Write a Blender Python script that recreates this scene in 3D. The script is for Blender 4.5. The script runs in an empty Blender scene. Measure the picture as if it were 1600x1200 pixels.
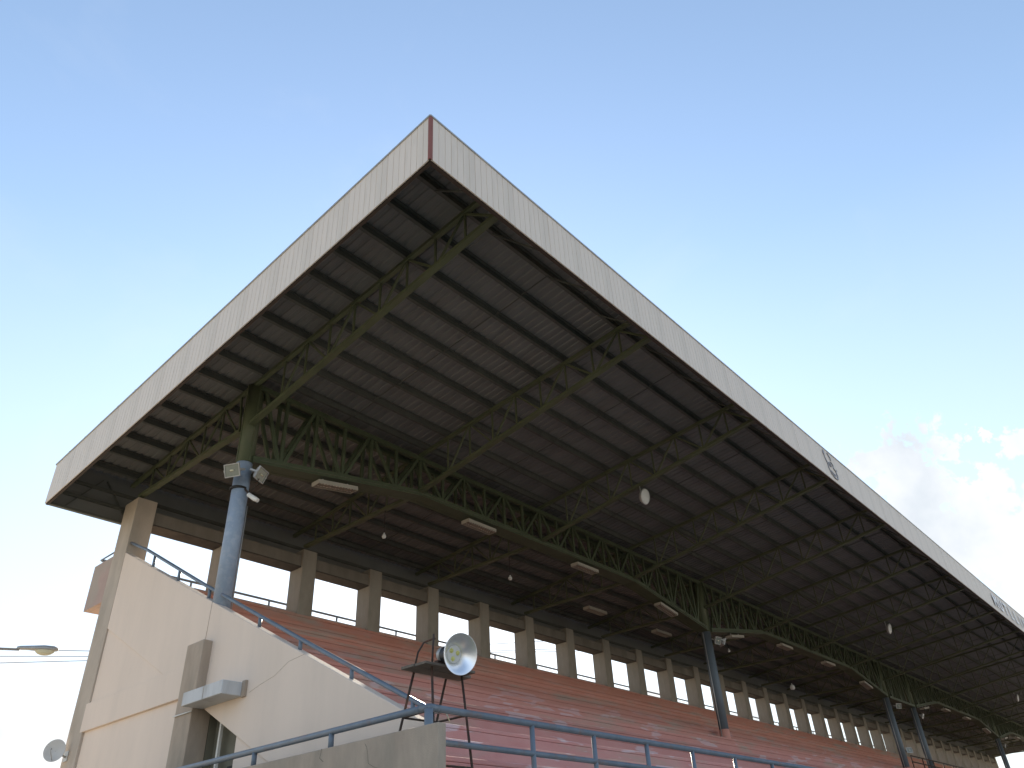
import bpy, bmesh, math, random
from mathutils import Vector, Matrix
random.seed(7)
S = bpy.context.scene
COL = S.collection

# ------------------------------------------------------------------ camera
# heights are measured from the photographer's eye (0); the ground lies 1.6 m below it
GROUND = -1.6
YAW, PITCH, ROLL = 0.884, 0.588, -0.0600
cam_data = bpy.data.cameras.new('camera')
cam_data.sensor_width = 36.0
cam_data.lens = 1193.0 / 1600.0 * 36.0
cam_data.clip_start = 0.05
cam_data.clip_end = 5000
cam = bpy.data.objects.new('camera', cam_data)
COL.objects.link(cam)
fwd = Vector((math.sin(YAW) * math.cos(PITCH), math.cos(YAW) * math.cos(PITCH), math.sin(PITCH)))
r0 = Vector((math.cos(YAW), -math.sin(YAW), 0))
u0 = r0.cross(fwd)
rgt = math.cos(ROLL) * r0 + math.sin(ROLL) * u0
upv = -math.sin(ROLL) * r0 + math.cos(ROLL) * u0
M3 = Matrix((rgt, upv, -fwd)).transposed()
cam.matrix_world = Matrix.Translation((-7.335, -5.896, 0)) @ M3.to_4x4()
S.camera = cam

# ------------------------------------------------------------------ sky, sun, exposure
SUN_EL, SUN_AZ = math.radians(20.5), math.radians(45.5)      # azimuth from +Y towards +X
SKY_STRENGTH = 0.098
SUN_STRENGTH = 5.0
EXPOSURE = 1.7
W = bpy.data.worlds.new('World')
S.world = W
W.use_nodes = True
wn, wl = W.node_tree.nodes, W.node_tree.links
wn.clear()
sky = wn.new('ShaderNodeTexSky')
sky.sky_type = 'NISHITA'
sky.sun_disc = False
sky.sun_elevation = SUN_EL
sky.sun_rotation = SUN_AZ
sky.air_density = 1.0
sky.dust_density = 0.14
sky.ozone_density = 0.7
bg = wn.new('ShaderNodeBackground')
bg.inputs['Strength'].default_value = SKY_STRENGTH
wo = wn.new('ShaderNodeOutputWorld')
tc = wn.new('ShaderNodeTexCoord')


def wmath(op, a, b=None, clamp=False):
    n = wn.new('ShaderNodeMath')
    n.operation = op
    n.use_clamp = clamp
    for i, v in enumerate((a, b)):
        if v is None:
            continue
        if isinstance(v, (int, float)):
            n.inputs[i].default_value = v
        else:
            wl.new(v, n.inputs[i])
    return n.outputs[0]


def wnoise(scale, detail, rough, vec, dist=0.0):
    n = wn.new('ShaderNodeTexNoise')
    n.inputs['Scale'].default_value = scale
    n.inputs['Detail'].default_value = detail
    n.inputs['Roughness'].default_value = rough
    n.inputs['Distortion'].default_value = dist
    wl.new(vec, n.inputs['Vector'])
    return n.outputs['Fac']


DIR = tc.outputs['Generated']
wob = wn.new('ShaderNodeTexNoise')
wob.inputs['Scale'].default_value = 26.0
wob.inputs['Detail'].default_value = 7.0
wob.inputs['Roughness'].default_value = 0.62
wl.new(DIR, wob.inputs['Vector'])
wsub = wn.new('ShaderNodeVectorMath')
wsub.operation = 'MULTIPLY_ADD'
wl.new(wob.outputs['Color'], wsub.inputs[0])
wsub.inputs[1].default_value = (0.085, 0.085, 0.085)
wadd = wn.new('ShaderNodeVectorMath')
wadd.operation = 'ADD'
wl.new(DIR, wadd.inputs[0])
wadd.inputs[1].default_value = (-0.0425, -0.0425, -0.0425)
wl.new(wadd.outputs[0], wsub.inputs[2])
DIRW = wsub.outputs[0]
# cumulus heads: (direction, radius)
CLOUDS = [((0.889, 0.155, 0.358), 0.062), ((0.884, 0.200, 0.390), 0.030), ((0.905, 0.150, 0.378), 0.030),
          ((0.925, 0.105, 0.325), 0.046), ((0.935, 0.085, 0.275), 0.070), ((0.912, 0.170, 0.290), 0.075),
          ((0.930, 0.030, 0.355), 0.026), ((0.940, 0.010, 0.315), 0.040), ((0.945, 0.060, 0.245), 0.080),
          ((0.9094, 0.1088, 0.390), 0.018), ((0.9083, 0.0745, 0.404), 0.015), ((0.9216, 0.046, 0.376), 0.026),
          ((0.917, 0.125, 0.345), 0.030), ((0.955, -0.03, 0.28), 0.06), ((0.93, -0.08, 0.34), 0.05), ((0.95, -0.15, 0.25), 0.08)]
cloud = None
for c, rad in CLOUDS:
    d = wn.new('ShaderNodeVectorMath')
    d.operation = 'DISTANCE'
    wl.new(DIRW, d.inputs[0])
    d.inputs[1].default_value = Vector(c).normalized()
    v = wmath('SUBTRACT', 1.0, wmath('DIVIDE', d.outputs['Value'], rad))
    cloud = v if cloud is None else wmath('MAXIMUM', cloud, v)
nz = wnoise(22.0, 8.0, 0.62, DIR, 0.25)
nz2 = wnoise(9.0, 5.0, 0.55, DIR)
nz3 = wnoise(75.0, 6.0, 0.6, DIR, 0.3)
# the same kind of cloud goes on low all round the horizon
sep = wn.new('ShaderNodeSeparateXYZ')
wl.new(DIR, sep.inputs[0])
elev = sep.outputs['Z']
band = wmath('SUBTRACT', 1.0, wmath('DIVIDE', wmath('ABSOLUTE', wmath('SUBTRACT', elev, 0.13)), 0.16))
gen = wmath('SUBTRACT', wmath('MULTIPLY', wmath('SUBTRACT', wnoise(4.5, 7.0, 0.6, DIR, 0.3), 0.50), 3.2), wmath('SUBTRACT', 0.75, band))
body = wmath('ADD', wmath('ADD', cloud, wmath('MULTIPLY', wmath('SUBTRACT', nz, 0.5), 2.2)), wmath('MULTIPLY', wmath('SUBTRACT', nz3, 0.5), 1.0))
body = wmath('MAXIMUM', body, gen)
mask = wn.new('ShaderNodeMapRange')
mask.interpolation_type = 'SMOOTHSTEP'
mask.inputs['From Min'].default_value = 0.03
mask.inputs['From Max'].default_value = 0.30
wl.new(body, mask.inputs['Value'])
wisp = wmath('MULTIPLY', wmath('MULTIPLY', wmath('SUBTRACT', wnoise(2.6, 6.0, 0.6, DIR, 0.6), 0.52, True), 0.5), 1.0)
cmask = wmath('MAXIMUM', wmath('MULTIPLY', mask.outputs[0], 0.92), wisp, True)
ccol = wn.new('ShaderNodeMix')
ccol.data_type = 'RGBA'
wl.new(wmath('MULTIPLY', wmath('SUBTRACT', nz2, 0.30), 2.4, True), ccol.inputs[0])
ccol.inputs[6].default_value = (2.55, 2.70, 2.86, 1)
ccol.inputs[7].default_value = (3.75, 3.72, 3.68, 1)
mix = wn.new('ShaderNodeMix')
mix.data_type = 'RGBA'
wl.new(cmask, mix.inputs[0])
hz_mix = wn.new('ShaderNodeMix')          # pale summer haze, thickening towards the horizon
hz_mix.data_type = 'RGBA'
wl.new(wmath('MULTIPLY', wmath('MULTIPLY', wmath('SUBTRACT', 0.66, elev, True), 1.35, True), wmath('ADD', 0.85, wmath('MULTIPLY', wnoise(1.6, 3.0, 0.5, DIR), 0.3)), True), hz_mix.inputs[0])
stint = wn.new('ShaderNodeMix')
stint.data_type = 'RGBA'
stint.blend_type = 'MULTIPLY'
stint.inputs[0].default_value = 1.0
wl.new(sky.outputs[0], stint.inputs[6])
stint.inputs[7].default_value = (1.06, 1.015, 0.965, 1)
wl.new(stint.outputs[2], hz_mix.inputs[6])
hz_mix.inputs[7].default_value = (2.62, 2.76, 2.98, 1)
wl.new(hz_mix.outputs[2], mix.inputs[6])
wl.new(ccol.outputs[2], mix.inputs[7])
wl.new(mix.outputs[2], bg.inputs['Color'])
wl.new(bg.outputs[0], wo.inputs['Surface'])

sun_data = bpy.data.lights.new('sun', 'SUN')
sun_data.energy = SUN_STRENGTH
sun_data.angle = math.radians(0.5)
sun_data.color = (1.0, 0.86, 0.68)
sun = bpy.data.objects.new('sun', sun_data)
COL.objects.link(sun)
sdir = Vector((math.sin(SUN_AZ) * math.cos(SUN_EL), math.cos(SUN_AZ) * math.cos(SUN_EL), math.sin(SUN_EL)))
sun.rotation_euler = sdir.to_track_quat('Z', 'Y').to_euler()
sun.location = (40, 40, 60)

S.view_settings.view_transform = 'Standard'
S.view_settings.look = 'None'
S.view_settings.exposure = EXPOSURE
S.view_settings.gamma = 1
S.view_settings.use_curve_mapping = False
S.render.engine = 'CYCLES'
S.cycles.use_denoising = True
S.cycles.max_bounces = 8
S.cycles.diffuse_bounces = 5


# ------------------------------------------------------------------ materials
def mat(name, base, rough=0.7, var=0.18, scale=3.0, metal=0.0, bump=0.0, bscale=60.0, tint=None, tint_amt=0.5,
        tscale=1.2, tlo=0.5, thi=0.62, stretch=(1, 1, 1), spec=0.4):
    m = bpy.data.materials.new(name)
    m.use_nodes = True
    n, l = m.node_tree.nodes, m.node_tree.links
    b = n['Principled BSDF']
    b.inputs['Roughness'].default_value = rough
    b.inputs['Metallic'].default_value = metal
    b.inputs['Specular IOR Level'].default_value = spec
    co = n.new('ShaderNodeTexCoord')
    mp = n.new('ShaderNodeMapping')
    mp.inputs['Scale'].default_value = stretch
    l.new(co.outputs['Object'], mp.inputs['Vector'])
    nt = n.new('ShaderNodeTexNoise')
    nt.inputs['Scale'].default_value = scale
    nt.inputs['Detail'].default_value = 6
    nt.inputs['Roughness'].default_value = 0.65
    l.new(mp.outputs[0], nt.inputs['Vector'])
    mx = n.new('ShaderNodeMix')
    mx.data_type = 'RGBA'
    mx.inputs[6].default_value = (*[c * (1 - var) for c in base], 1)
    mx.inputs[7].default_value = (*[min(1, c * (1 + var)) for c in base], 1)
    rr = n.new('ShaderNodeMapRange')
    rr.inputs['From Min'].default_value = 0.3
    rr.inputs['From Max'].default_value = 0.7
    l.new(nt.outputs['Fac'], rr.inputs['Value'])
    l.new(rr.outputs[0], mx.inputs[0])
    out = mx.outputs[2]
    if tint:
        n2 = n.new('ShaderNodeTexNoise')
        n2.inputs['Scale'].default_value = tscale
        n2.inputs['Detail'].default_value = 8
        n2.inputs['Roughness'].default_value = 0.6
        l.new(mp.outputs[0], n2.inputs['Vector'])
        r2 = n.new('ShaderNodeMapRange')
        r2.inputs['From Min'].default_value = tlo
        r2.inputs['From Max'].default_value = thi
        r2.inputs['To Max'].default_value = tint_amt
        l.new(n2.outputs['Fac'], r2.inputs['Value'])
        m2 = n.new('ShaderNodeMix')
        m2.data_type = 'RGBA'
        l.new(r2.outputs[0], m2.inputs[0])
        l.new(out, m2.inputs[6])
        m2.inputs[7].default_value = (*tint, 1)
        out = m2.outputs[2]
    l.new(out, b.inputs['Base Color'])
    if bump:
        nb = n.new('ShaderNodeTexNoise')
        nb.inputs['Scale'].default_value = bscale
        nb.inputs['Detail'].default_value = 4
        l.new(co.outputs['Object'], nb.inputs['Vector'])
        bp = n.new('ShaderNodeBump')
        bp.inputs['Strength'].default_value = bump
        bp.inputs['Distance'].default_value = 0.01
        l.new(nb.outputs['Fac'], bp.inputs['Height'])
        l.new(bp.outputs[0], b.inputs['Normal'])
    return m


CLAD = mat('painted_cladding', (0.72, 0.645, 0.57), 0.55, 0.05, 0.8, tint=(0.50, 0.46, 0.40), tint_amt=0.3, tscale=0.7,
           stretch=(2.5, 2.5, 0.35))
DECK = mat('roof_sheet_metal', (0.168, 0.172, 0.168), 0.6, 0.16, 1.2, tint=(0.138, 0.125, 0.112), tint_amt=0.6, tscale=0.6,
           stretch=(1, 0.3, 1))
GREEN = mat('olive_green_paint', (0.090, 0.105, 0.058), 0.55, 0.15, 2.0, tint=(0.12, 0.11, 0.07), tint_amt=0.3, tscale=1.4)
GREEND = mat('green_truss_paint', (0.066, 0.084, 0.046), 0.6, 0.18, 2.0)
GREENS = mat('dirty_green_conduit_paint', (0.10, 0.115, 0.07), 0.6, 0.15, 3.0)
PURL = mat('dark_green_purlin_paint', (0.085, 0.09, 0.08), 0.6, 0.2, 2.0)
BROWN = mat('brown_red_primer', (0.06, 0.042, 0.034), 0.7, 0.2, 3.0)
MAROON = mat('maroon_trim_paint', (0.24, 0.085, 0.065), 0.6, 0.12, 3.0)
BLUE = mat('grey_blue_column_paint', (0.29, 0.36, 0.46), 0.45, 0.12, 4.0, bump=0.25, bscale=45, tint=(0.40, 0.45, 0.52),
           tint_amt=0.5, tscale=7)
RAIL = mat('grey_blue_rail_paint', (0.15, 0.188, 0.235), 0.40, 0.15, 5.0, tint=(0.22, 0.13, 0.10), tint_amt=0.5, tscale=3.5,
           tlo=0.56, thi=0.68)
CREAM = mat('cream_wall_paint', (0.79, 0.66, 0.555), 0.9, 0.035, 1.0, bump=0.35, bscale=90, tint=(0.62, 0.53, 0.45),
            tint_amt=0.4, tscale=1.5, tlo=0.46, thi=0.78, stretch=(1, 1, 0.22), spec=0.2)
CONC = mat('weathered_concrete', (0.45, 0.365, 0.29), 0.92, 0.14, 2.5, bump=0.5, bscale=70, tint=(0.27, 0.245, 0.20),
           tint_amt=0.7, tscale=1.6, tlo=0.45, thi=0.7, stretch=(1, 1, 0.35), spec=0.2)
PIERM = mat('grey_beige_pier_concrete', (0.34, 0.315, 0.27), 0.92, 0.12, 2.2, bump=0.4, bscale=60, tint=(0.22, 0.20, 0.165),
            tint_amt=0.6, tscale=1.3, tlo=0.45, thi=0.7, stretch=(1, 1, 0.4), spec=0.2)
ENDP = mat('stained_end_pier_render', (0.52, 0.445, 0.37), 0.92, 0.12, 1.6, bump=0.4, bscale=60, tint=(0.34, 0.29, 0.235), tint_amt=0.7,
           tscale=1.0, tlo=0.42, thi=0.68, stretch=(1, 1, 0.4), spec=0.2)
BEAMM = mat('darker_head_beam_concrete', (0.235, 0.215, 0.185), 0.92, 0.15, 2.0, bump=0.4, bscale=60, tint=(0.15, 0.135, 0.11), tint_amt=0.7,
            tscale=1.2, tlo=0.42, thi=0.68, stretch=(1, 1, 0.4), spec=0.2)  # pier concrete in a darker tone for the head beam
SOFF = mat('painted_soffit_shade', (0.085, 0.075, 0.065), 0.9, 0.25, 3.0)  # dark colour standing in for shade on the window soffit
PINK = mat('faded_pink_parapet_paint', (0.46, 0.34, 0.295), 0.9, 0.1, 1.6, tint=(0.42, 0.37, 0.31), tint_amt=0.7, tscale=1.2,
           spec=0.2)
BOXM = mat('pale_grey_canopy_paint', (0.60, 0.60, 0.60), 0.8, 0.08, 2.0, tint=(0.38, 0.36, 0.33), tint_amt=0.6, tscale=1.5,
           stretch=(1, 1, 0.3))
DOORM = mat('olive_door_paint', (0.17, 0.16, 0.12), 0.7, 0.15, 3.0)
BLACK = mat('black_metal', (0.02, 0.02, 0.02), 0.5, 0.2, 5.0)
RUST = mat('dark_rusty_iron', (0.060, 0.042, 0.034), 0.8, 0.35, 12.0, tint=(0.16, 0.07, 0.04), tint_amt=0.6, tscale=6)
WOOD = mat('weathered_plank_wood', (0.16, 0.135, 0.11), 0.9, 0.3, 10.0, stretch=(0.4, 6, 6), bump=0.5, bscale=40)
WHITEM = mat('white_fitting_enamel', (0.78, 0.76, 0.71), 0.4, 0.06, 4.0)
FITM = mat('yellowed_fitting_enamel', (0.37, 0.34, 0.285), 0.45, 0.1, 4.0)
DCOL = mat('shade_darkened_blue_column_paint', (0.125, 0.155, 0.185), 0.55, 0.2, 3.0, bump=0.25, bscale=45, tint=(0.085, 0.09, 0.09), tint_amt=0.6,
           tscale=1.5, stretch=(1, 1, 0.3))  # column blue with the deep shade under the roof put into its colour
LOUVRE = mat('beige_louvre_plastic', (0.30, 0.25, 0.20), 0.5, 0.1, 4.0)
STEEL = mat('grey_cast_steel', (0.42, 0.42, 0.41), 0.45, 0.12, 6.0, metal=0.4)
ALU = mat('spun_aluminium', (0.86, 0.86, 0.88), 0.36, 0.04, 8.0, metal=1.0)
HEAT = mat('dark_heatsink', (0.035, 0.035, 0.04), 0.45, 0.2, 6.0)
LENS = mat('frosted_lens', (0.60, 0.60, 0.58), 0.35, 0.05, 3.0)
CHIP = mat('yellow_led_chip', (0.62, 0.60, 0.20), 0.3, 0.1, 3.0)
GLASSY = mat('floodlight_glass', (0.20, 0.215, 0.185), 0.12, 0.15, 9.0, spec=0.7)
LAMPLENS = mat('yellowed_lamp_bowl', (0.70, 0.66, 0.48), 0.3, 0.06, 3.0)
DISHM = mat('grey_dish_paint', (0.55, 0.54, 0.52), 0.5, 0.08, 4.0)
CABLEM = mat('faded_cable_sheath', (0.25, 0.26, 0.28), 0.8, 0.05, 2.0)
SIGNW = mat('white_letter_face', (0.78, 0.78, 0.80), 0.4, 0.05, 3.0)
SIGND = mat('dark_letter_edge', (0.14, 0.13, 0.20), 0.5, 0.1, 3.0)
EMBLEM = mat('grey_emblem_paint', (0.30, 0.30, 0.33), 0.6, 0.2, 8.0)


def tier_material():
    m = bpy.data.materials.new('worn_red_terrace_paint')
    m.use_nodes = True
    n, l = m.node_tree.nodes, m.node_tree.links
    b = n['Principled BSDF']
    b.inputs['Roughness'].default_value = 0.88
    b.inputs['Specular IOR Level'].default_value = 0.25
    co = n.new('ShaderNodeTexCoord')

    def noise(scale, st, det=6, rough=0.6, dist=0.0):
        mp = n.new('ShaderNodeMapping')
        mp.inputs['Scale'].default_value = st
        mp.inputs['Location'].default_value = (scale * 3.1, 1.7, scale)
        l.new(co.outputs['Object'], mp.inputs['Vector'])
        t = n.new('ShaderNodeTexNoise')
        t.inputs['Scale'].default_value = scale
        t.inputs['Detail'].default_value = det
        t.inputs['Roughness'].default_value = rough
        t.inputs['Distortion'].default_value = dist
        l.new(mp.outputs[0], t.inputs['Vector'])
        return t.outputs['Fac']

    def rng(v, a, c, to=1.0):
        r = n.new('ShaderNodeMapRange')
        r.inputs['From Min'].default_value = a
        r.inputs['From Max'].default_value = c
        r.inputs['To Max'].default_value = to
        l.new(v, r.inputs['Value'])
        return r.outputs[0]

    def mixc(f, a, c):
        x = n.new('ShaderNodeMix')
        x.data_type = 'RGBA'
        l.new(f, x.inputs[0])
        for i, v in ((6, a), (7, c)):
            if isinstance(v, tuple):
                x.inputs[i].default_value = (*v, 1)
            else:
                l.new(v, x.inputs[i])
        return x.outputs[2]

    # upper rows dustier orange red; lower rows pinker, skylight painted into the colour
    sp = n.new('ShaderNodeSeparateXYZ')
    l.new(co.outputs['Object'], sp.inputs[0])
    hmix = rng(sp.outputs['Z'], 2.6, 5.2)
    low = mixc(noise(2.0, (1, 1, 2)), (0.50, 0.22, 0.205), (0.57, 0.325, 0.305))
    high = mixc(noise(1.6, (0.7, 1, 2)), (0.51, 0.205, 0.15), (0.62, 0.32, 0.245))
    c = mixc(hmix, low, high)
    c = mixc(rng(noise(0.55, (0.55, 1.6, 3.2), 8, 0.62, 0.4), 0.51, 0.64, 0.8), c, (0.40, 0.325, 0.27))     # bare, dusty concrete
    pf = n.new('ShaderNodeMath')
    pf.operation = 'MULTIPLY'
    l.new(rng(noise(1.25, (0.8, 2.0, 4.2), 3, 0.45, 0.2), 0.575, 0.62, 0.62), pf.inputs[0])
    inv = n.new('ShaderNodeMath')
    inv.operation = 'SUBTRACT'
    inv.inputs[0].default_value = 1.12
    l.new(hmix, inv.inputs[1])
    l.new(inv.outputs[0], pf.inputs[1])
    c = mixc(pf.outputs[0], c, (0.60, 0.52, 0.56))                                                       # filled patches
    oi = n.new('ShaderNodeObjectInfo')
    hv = n.new('ShaderNodeHueSaturation')
    l.new(rng(oi.outputs['Random'], 0.0, 1.0, 0.30), hv.inputs['Value'])
    va = n.new('ShaderNodeMath')
    va.operation = 'ADD'
    va.inputs[1].default_value = 0.86
    l.new(rng(oi.outputs['Random'], 0.0, 1.0, 0.28), va.inputs[0])
    l.new(va.outputs[0], hv.inputs['Value'])
    l.new(c, hv.inputs['Color'])
    c = hv.outputs[0]
    l.new(c, b.inputs['Base Color'])
    nb = noise(35, (1, 1, 1), 5)
    bp = n.new('ShaderNodeBump')
    bp.inputs['Strength'].default_value = 0.5
    bp.inputs['Distance'].default_value = 0.015
    l.new(nb, bp.inputs['Height'])
    l.new(bp.outputs[0], b.inputs['Normal'])
    return m


TIER = tier_material()
GROUNDM = mat('dusty_ground', (0.345, 0.30, 0.235), 0.95, 0.18, 0.15, bump=0.4, bscale=8, tint=(0.15, 0.17, 0.08), tint_amt=0.6,
              tscale=0.04, tlo=0.5, thi=0.6)


# ------------------------------------------------------------------ mesh helpers
class MB:
    def __init__(self):
        self.v, self.f, self.s = [], [], []

    def add(self, vs, fs, smooth=False):
        o = len(self.v)
        self.v += [tuple(p) for p in vs]
        self.f += [tuple(i + o for i in f) for f in fs]
        self.s += [smooth] * len(fs)
        return self

    def box(self, x0, x1, y0, y1, z0, z1):
        vs = [(x, y, z) for x in (x0, x1) for y in (y0, y1) for z in (z0, z1)]
        return self.add(vs, [(0, 1, 3, 2), (4, 6, 7, 5), (0, 4, 5, 1), (2, 3, 7, 6), (0, 2, 6, 4), (1, 5, 7, 3)])

    def bar(self, p, q, w, h, up=(0, 0, 1)):
        p, q = Vector(p), Vector(q)
        d = (q - p).normalized()
        upn = Vector(up)
        if abs(d.dot(upn)) > 0.985:
            upn = Vector((1, 0, 0))
        s = d.cross(upn).normalized()
        u = s.cross(d)
        vs = []
        for c in (p, q):
            for a, b in ((-1, -1), (1, -1), (1, 1), (-1, 1)):
                vs.append(c + s * (a * w / 2) + u * (b * h / 2))
        return self.add(vs, [(0, 1, 2, 3), (7, 6, 5, 4), (0, 4, 5, 1), (1, 5, 6, 2), (2, 6, 7, 3), (3, 7, 4, 0)])

    def tube(self, pts, r, n=10, cap=True):
        pts = [Vector(p) for p in pts]
        rings, prev = [], None
        for i, p in enumerate(pts):
            if i == 0:
                t = pts[1] - p
            elif i == len(pts) - 1:
                t = p - pts[i - 1]
            else:
                t = (pts[i + 1] - p).normalized() + (p - pts[i - 1]).normalized()
            t.normalize()
            if prev is None:
                a = Vector((0, 0, 1)) if abs(t.z) < 0.95 else Vector((1, 0, 0))
                s = t.cross(a).normalized()
            else:
                s = (prev - t * prev.dot(t)).normalized()
            prev = s
            u = s.cross(t)
            rad = r[i] if isinstance(r, (list, tuple)) else r
            rings.append([p + (s * math.cos(2 * math.pi * k / n) + u * math.sin(2 * math.pi * k / n)) * rad for k in range(n)])
        vs = [v for rg in rings for v in rg]
        fs = []
        for i in range(len(rings) - 1):
            for k in range(n):
                a, b = i * n + k, i * n + (k + 1) % n
                fs.append((a, b, b + n, a + n))
        self.add(vs, fs, True)
        if cap:
            o = len(self.v) - len(vs)
            self.f += [tuple(o + k for k in range(n)), tuple(o + len(vs) - 1 - k for k in range(n))]
            self.s += [False, False]
        return self

    def lathe(self, prof, n=24, M=Matrix.Identity(4)):
        """profile of (radius, height) turned about local Z"""
        vs = []
        for r, z in prof:
            for k in range(n):
                a = 2 * math.pi * k / n
                vs.append(M @ Vector((r * math.cos(a), r * math.sin(a), z)))
        fs = []
        for i in range(len(prof) - 1):
            for k in range(n):
                a, b = i * n + k, i * n + (k + 1) % n
                fs.append((a, b, b + n, a + n))
        return self.add(vs, fs, True)

    def prism(self, poly, axis, a, b):
        """poly of 2-D points extruded along an axis between a and b"""
        def P(u, v, w):
            return {'X': (w, u, v), 'Y': (u, w, v), 'Z': (u, v, w)}[axis]
        n = len(poly)
        av = a if isinstance(a, (list, tuple)) else [a] * n
        vs = [P(u, v, av[i]) for i, (u, v) in enumerate(poly)] + [P(u, v, b) for u, v in poly]
        fs = [tuple(range(n)), tuple(range(2 * n - 1, n - 1, -1))] + [(i, (i + 1) % n, n + (i + 1) % n, n + i) for i in range(n)]
        return self.add(vs, fs)

    def mesh(self, name):
        me = bpy.data.meshes.new(name)
        me.from_pydata(self.v, [], self.f)
        for p, s in zip(me.polygons, self.s):
            p.use_smooth = s
        bm = bmesh.new()
        bm.from_mesh(me)
        bmesh.ops.recalc_face_normals(bm, faces=bm.faces)
        bm.to_mesh(me)
        bm.free()
        return me

    def build(self, name, m, parent=None, bevel=0.0, kind=None):
        me = self.mesh(name)
        me.materials.append(m)
        return link(name, me, parent, bevel, kind)


def link(name, me, parent=None, bevel=0.0, kind=None, loc=None):
    o = bpy.data.objects.new(name, me)
    COL.objects.link(o)
    if parent:
        o.parent = parent
    if loc:
        o.location = loc
    if bevel:
        b = o.modifiers.new('bevel', 'BEVEL')
        b.width = bevel
        b.segments = 2
        b.limit_method = 'ANGLE'
    if kind:
        o['kind'] = kind
    return o


def tag(o, label, cat, group=None):
    o['label'] = label
    o['category'] = cat
    if group:
        o['group'] = group
    return o


def empty(name, loc=(0, 0, 0), parent=None, rot=None):
    o = bpy.data.objects.new(name, None)
    o.empty_display_size = 0.3
    COL.objects.link(o)
    o.location = loc
    if rot:
        o.rotation_euler = rot
    if parent:
        o.parent = parent
    return o


def copy_tree(o, parent=None):
    c = o.copy()
    COL.objects.link(c)
    c.parent = parent
    for ch in list(o.children):
        copy_tree(ch, c)
    return c


# ------------------------------------------------------------------ shared dimensions
ROOF_X0, ROOF_X1, ROOF_Y1 = -1.84, 86.48, 13.27
SLOPE = 0.1042
H = 1.05


def zfb(y):
    return 9.681 - SLOPE * y          # bottom edge of the fascia


YC = 7.73                              # column line
YW0, YW1 = 12.39, 12.99                # front and back faces of the piers
COLS = [0.0, 20.0, 40.0, 44.635, 64.635, 84.635]
TRUSS_X = [0, 5, 10, 15, 20, 25, 30, 35, 40] + [44.635 + 5 * k for k in range(9)]
WX = -0.09                             # outer face of the end wall
XEND = 85.06


def nose(y):
    return 6.65 + 0.513 * (y - 12.25)


def wtop(y):
    return 7.25 + 0.513 * (y - 12.29)


# ------------------------------------------------------------------ ground
g = MB()
g.add([(-700, -700, GROUND), (800, -700, GROUND), (800, 800, GROUND), (-700, 800, GROUND)], [(0, 1, 2, 3)])
ground = g.build('ground', GROUNDM)
ground['kind'] = 'structure'
ap = MB().box(-14, 100, -2.6, -0.0, GROUND + 0.004, GROUND + 0.10)
path = ap.build('path', CONC, bevel=0.02)
path['kind'] = 'structure'

# ================================================================== GRANDSTAND (concrete)
stand = empty('grandstand', (42, 6.5, GROUND))
stand.matrix_parent_inverse = Matrix.Identity(4)
tag(stand, 'concrete grandstand with worn red terraces, cream end wall and a row of open windows', 'grandstand')


def part(name, mb, m, root, bevel=0.0, kind=None):
    """a part whose mesh is given in world coordinates"""
    o = mb.build(name, m, root, bevel, kind)
    o.matrix_parent_inverse = root_inv(root)
    return o


def root_inv(root):
    M = Matrix.Identity(4)
    chain = []
    r = root
    while r:
        chain.append(r)
        r = r.parent
    for r in reversed(chain):
        M = M @ r.matrix_parent_inverse @ Matrix.LocRotScale(r.location, r.rotation_euler, None)
    return M.inverted()


# terraces
terrace = empty('terrace', (0, 0, 0), stand)
terrace.matrix_parent_inverse = root_inv(stand)
NT = 14
for k in range(NT):
    yk = 12.12 - 0.8 * k
    zk = nose(yk) if k else 6.70
    y_back = 12.6 if k == 0 else yk + 0.86
    mb = MB().box(0.105, XEND - 0.2, yk + 0.007, y_back, zk - 0.60, zk - 0.07)
    mb.box(0.105, XEND - 0.2, yk, y_back, zk - 0.07, zk)
    part('tier_step', mb, TIER, terrace, 0.014)
# backing under the terraces, walkway along the front
part('terrace_slab', MB().prism([(12.9, nose(12.5) - 0.55), (1.6, nose(1.6) - 0.62), (1.6, nose(1.6) - 0.9), (12.9, nose(12.5) - 0.85)], 'X', 0.11, XEND - 0.25), CONC, terrace)
part('front_walkway', MB().box(-0.72, XEND, 0.72, 2.4, 0.55, 0.85), CONC, stand, 0.01)
part('front_wall', MB().box(-0.70, XEND, 0.80, 1.05, GROUND - 0.1, 0.549), CREAM, stand)

# back wall: sill, piers, head beam
back = empty('back_wall', (0, 0, 0), stand)
back.matrix_parent_inverse = root_inv(stand)
part('lower_wall', MB().box(0.12, XEND - 0.02, 12.55, 12.95, GROUND - 0.1, 6.62), CONC, back)
part('sill', MB().box(0.12, XEND - 0.02, 12.50, 12.97, 6.62, 6.88), PINK, back, 0.01)
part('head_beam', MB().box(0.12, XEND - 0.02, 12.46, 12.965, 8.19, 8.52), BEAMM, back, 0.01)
part('soffit_shade_strip', MB().box(0.42, XEND - 0.02, 12.445, 12.96, 8.155, 8.188), SOFF, back)  # added strip that paints the soffit shade above the windows
pm = MB().box(-0.24, 0.24, YW0, YW1, 6.3, 8.70).mesh('pier')
pm.materials.append(PIERM)
for i in range(1, 35):
    o = link('pier', pm, back, 0.012, None, (0.17 + 2.5 * i, 0, 0))
    o.matrix_parent_inverse = root_inv(back)
part('end_pier', MB().box(WX - 0.004, 0.41, 12.31, YW1, GROUND - 0.1, 8.72), ENDP, back, 0.015)

# rear walkway box and its rail
rw = MB().box(WX + 0.1201, XEND, 12.992, 13.95, 6.22, 6.36).box(WX + 0.1201, XEND, 13.83, 13.95, 6.3605, 7.36)
rw.box(WX, WX + 0.12, 12.992, 13.95, 6.22, 7.36)
part('rear_parapet', rw, PINK, stand, 0.01)

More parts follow.
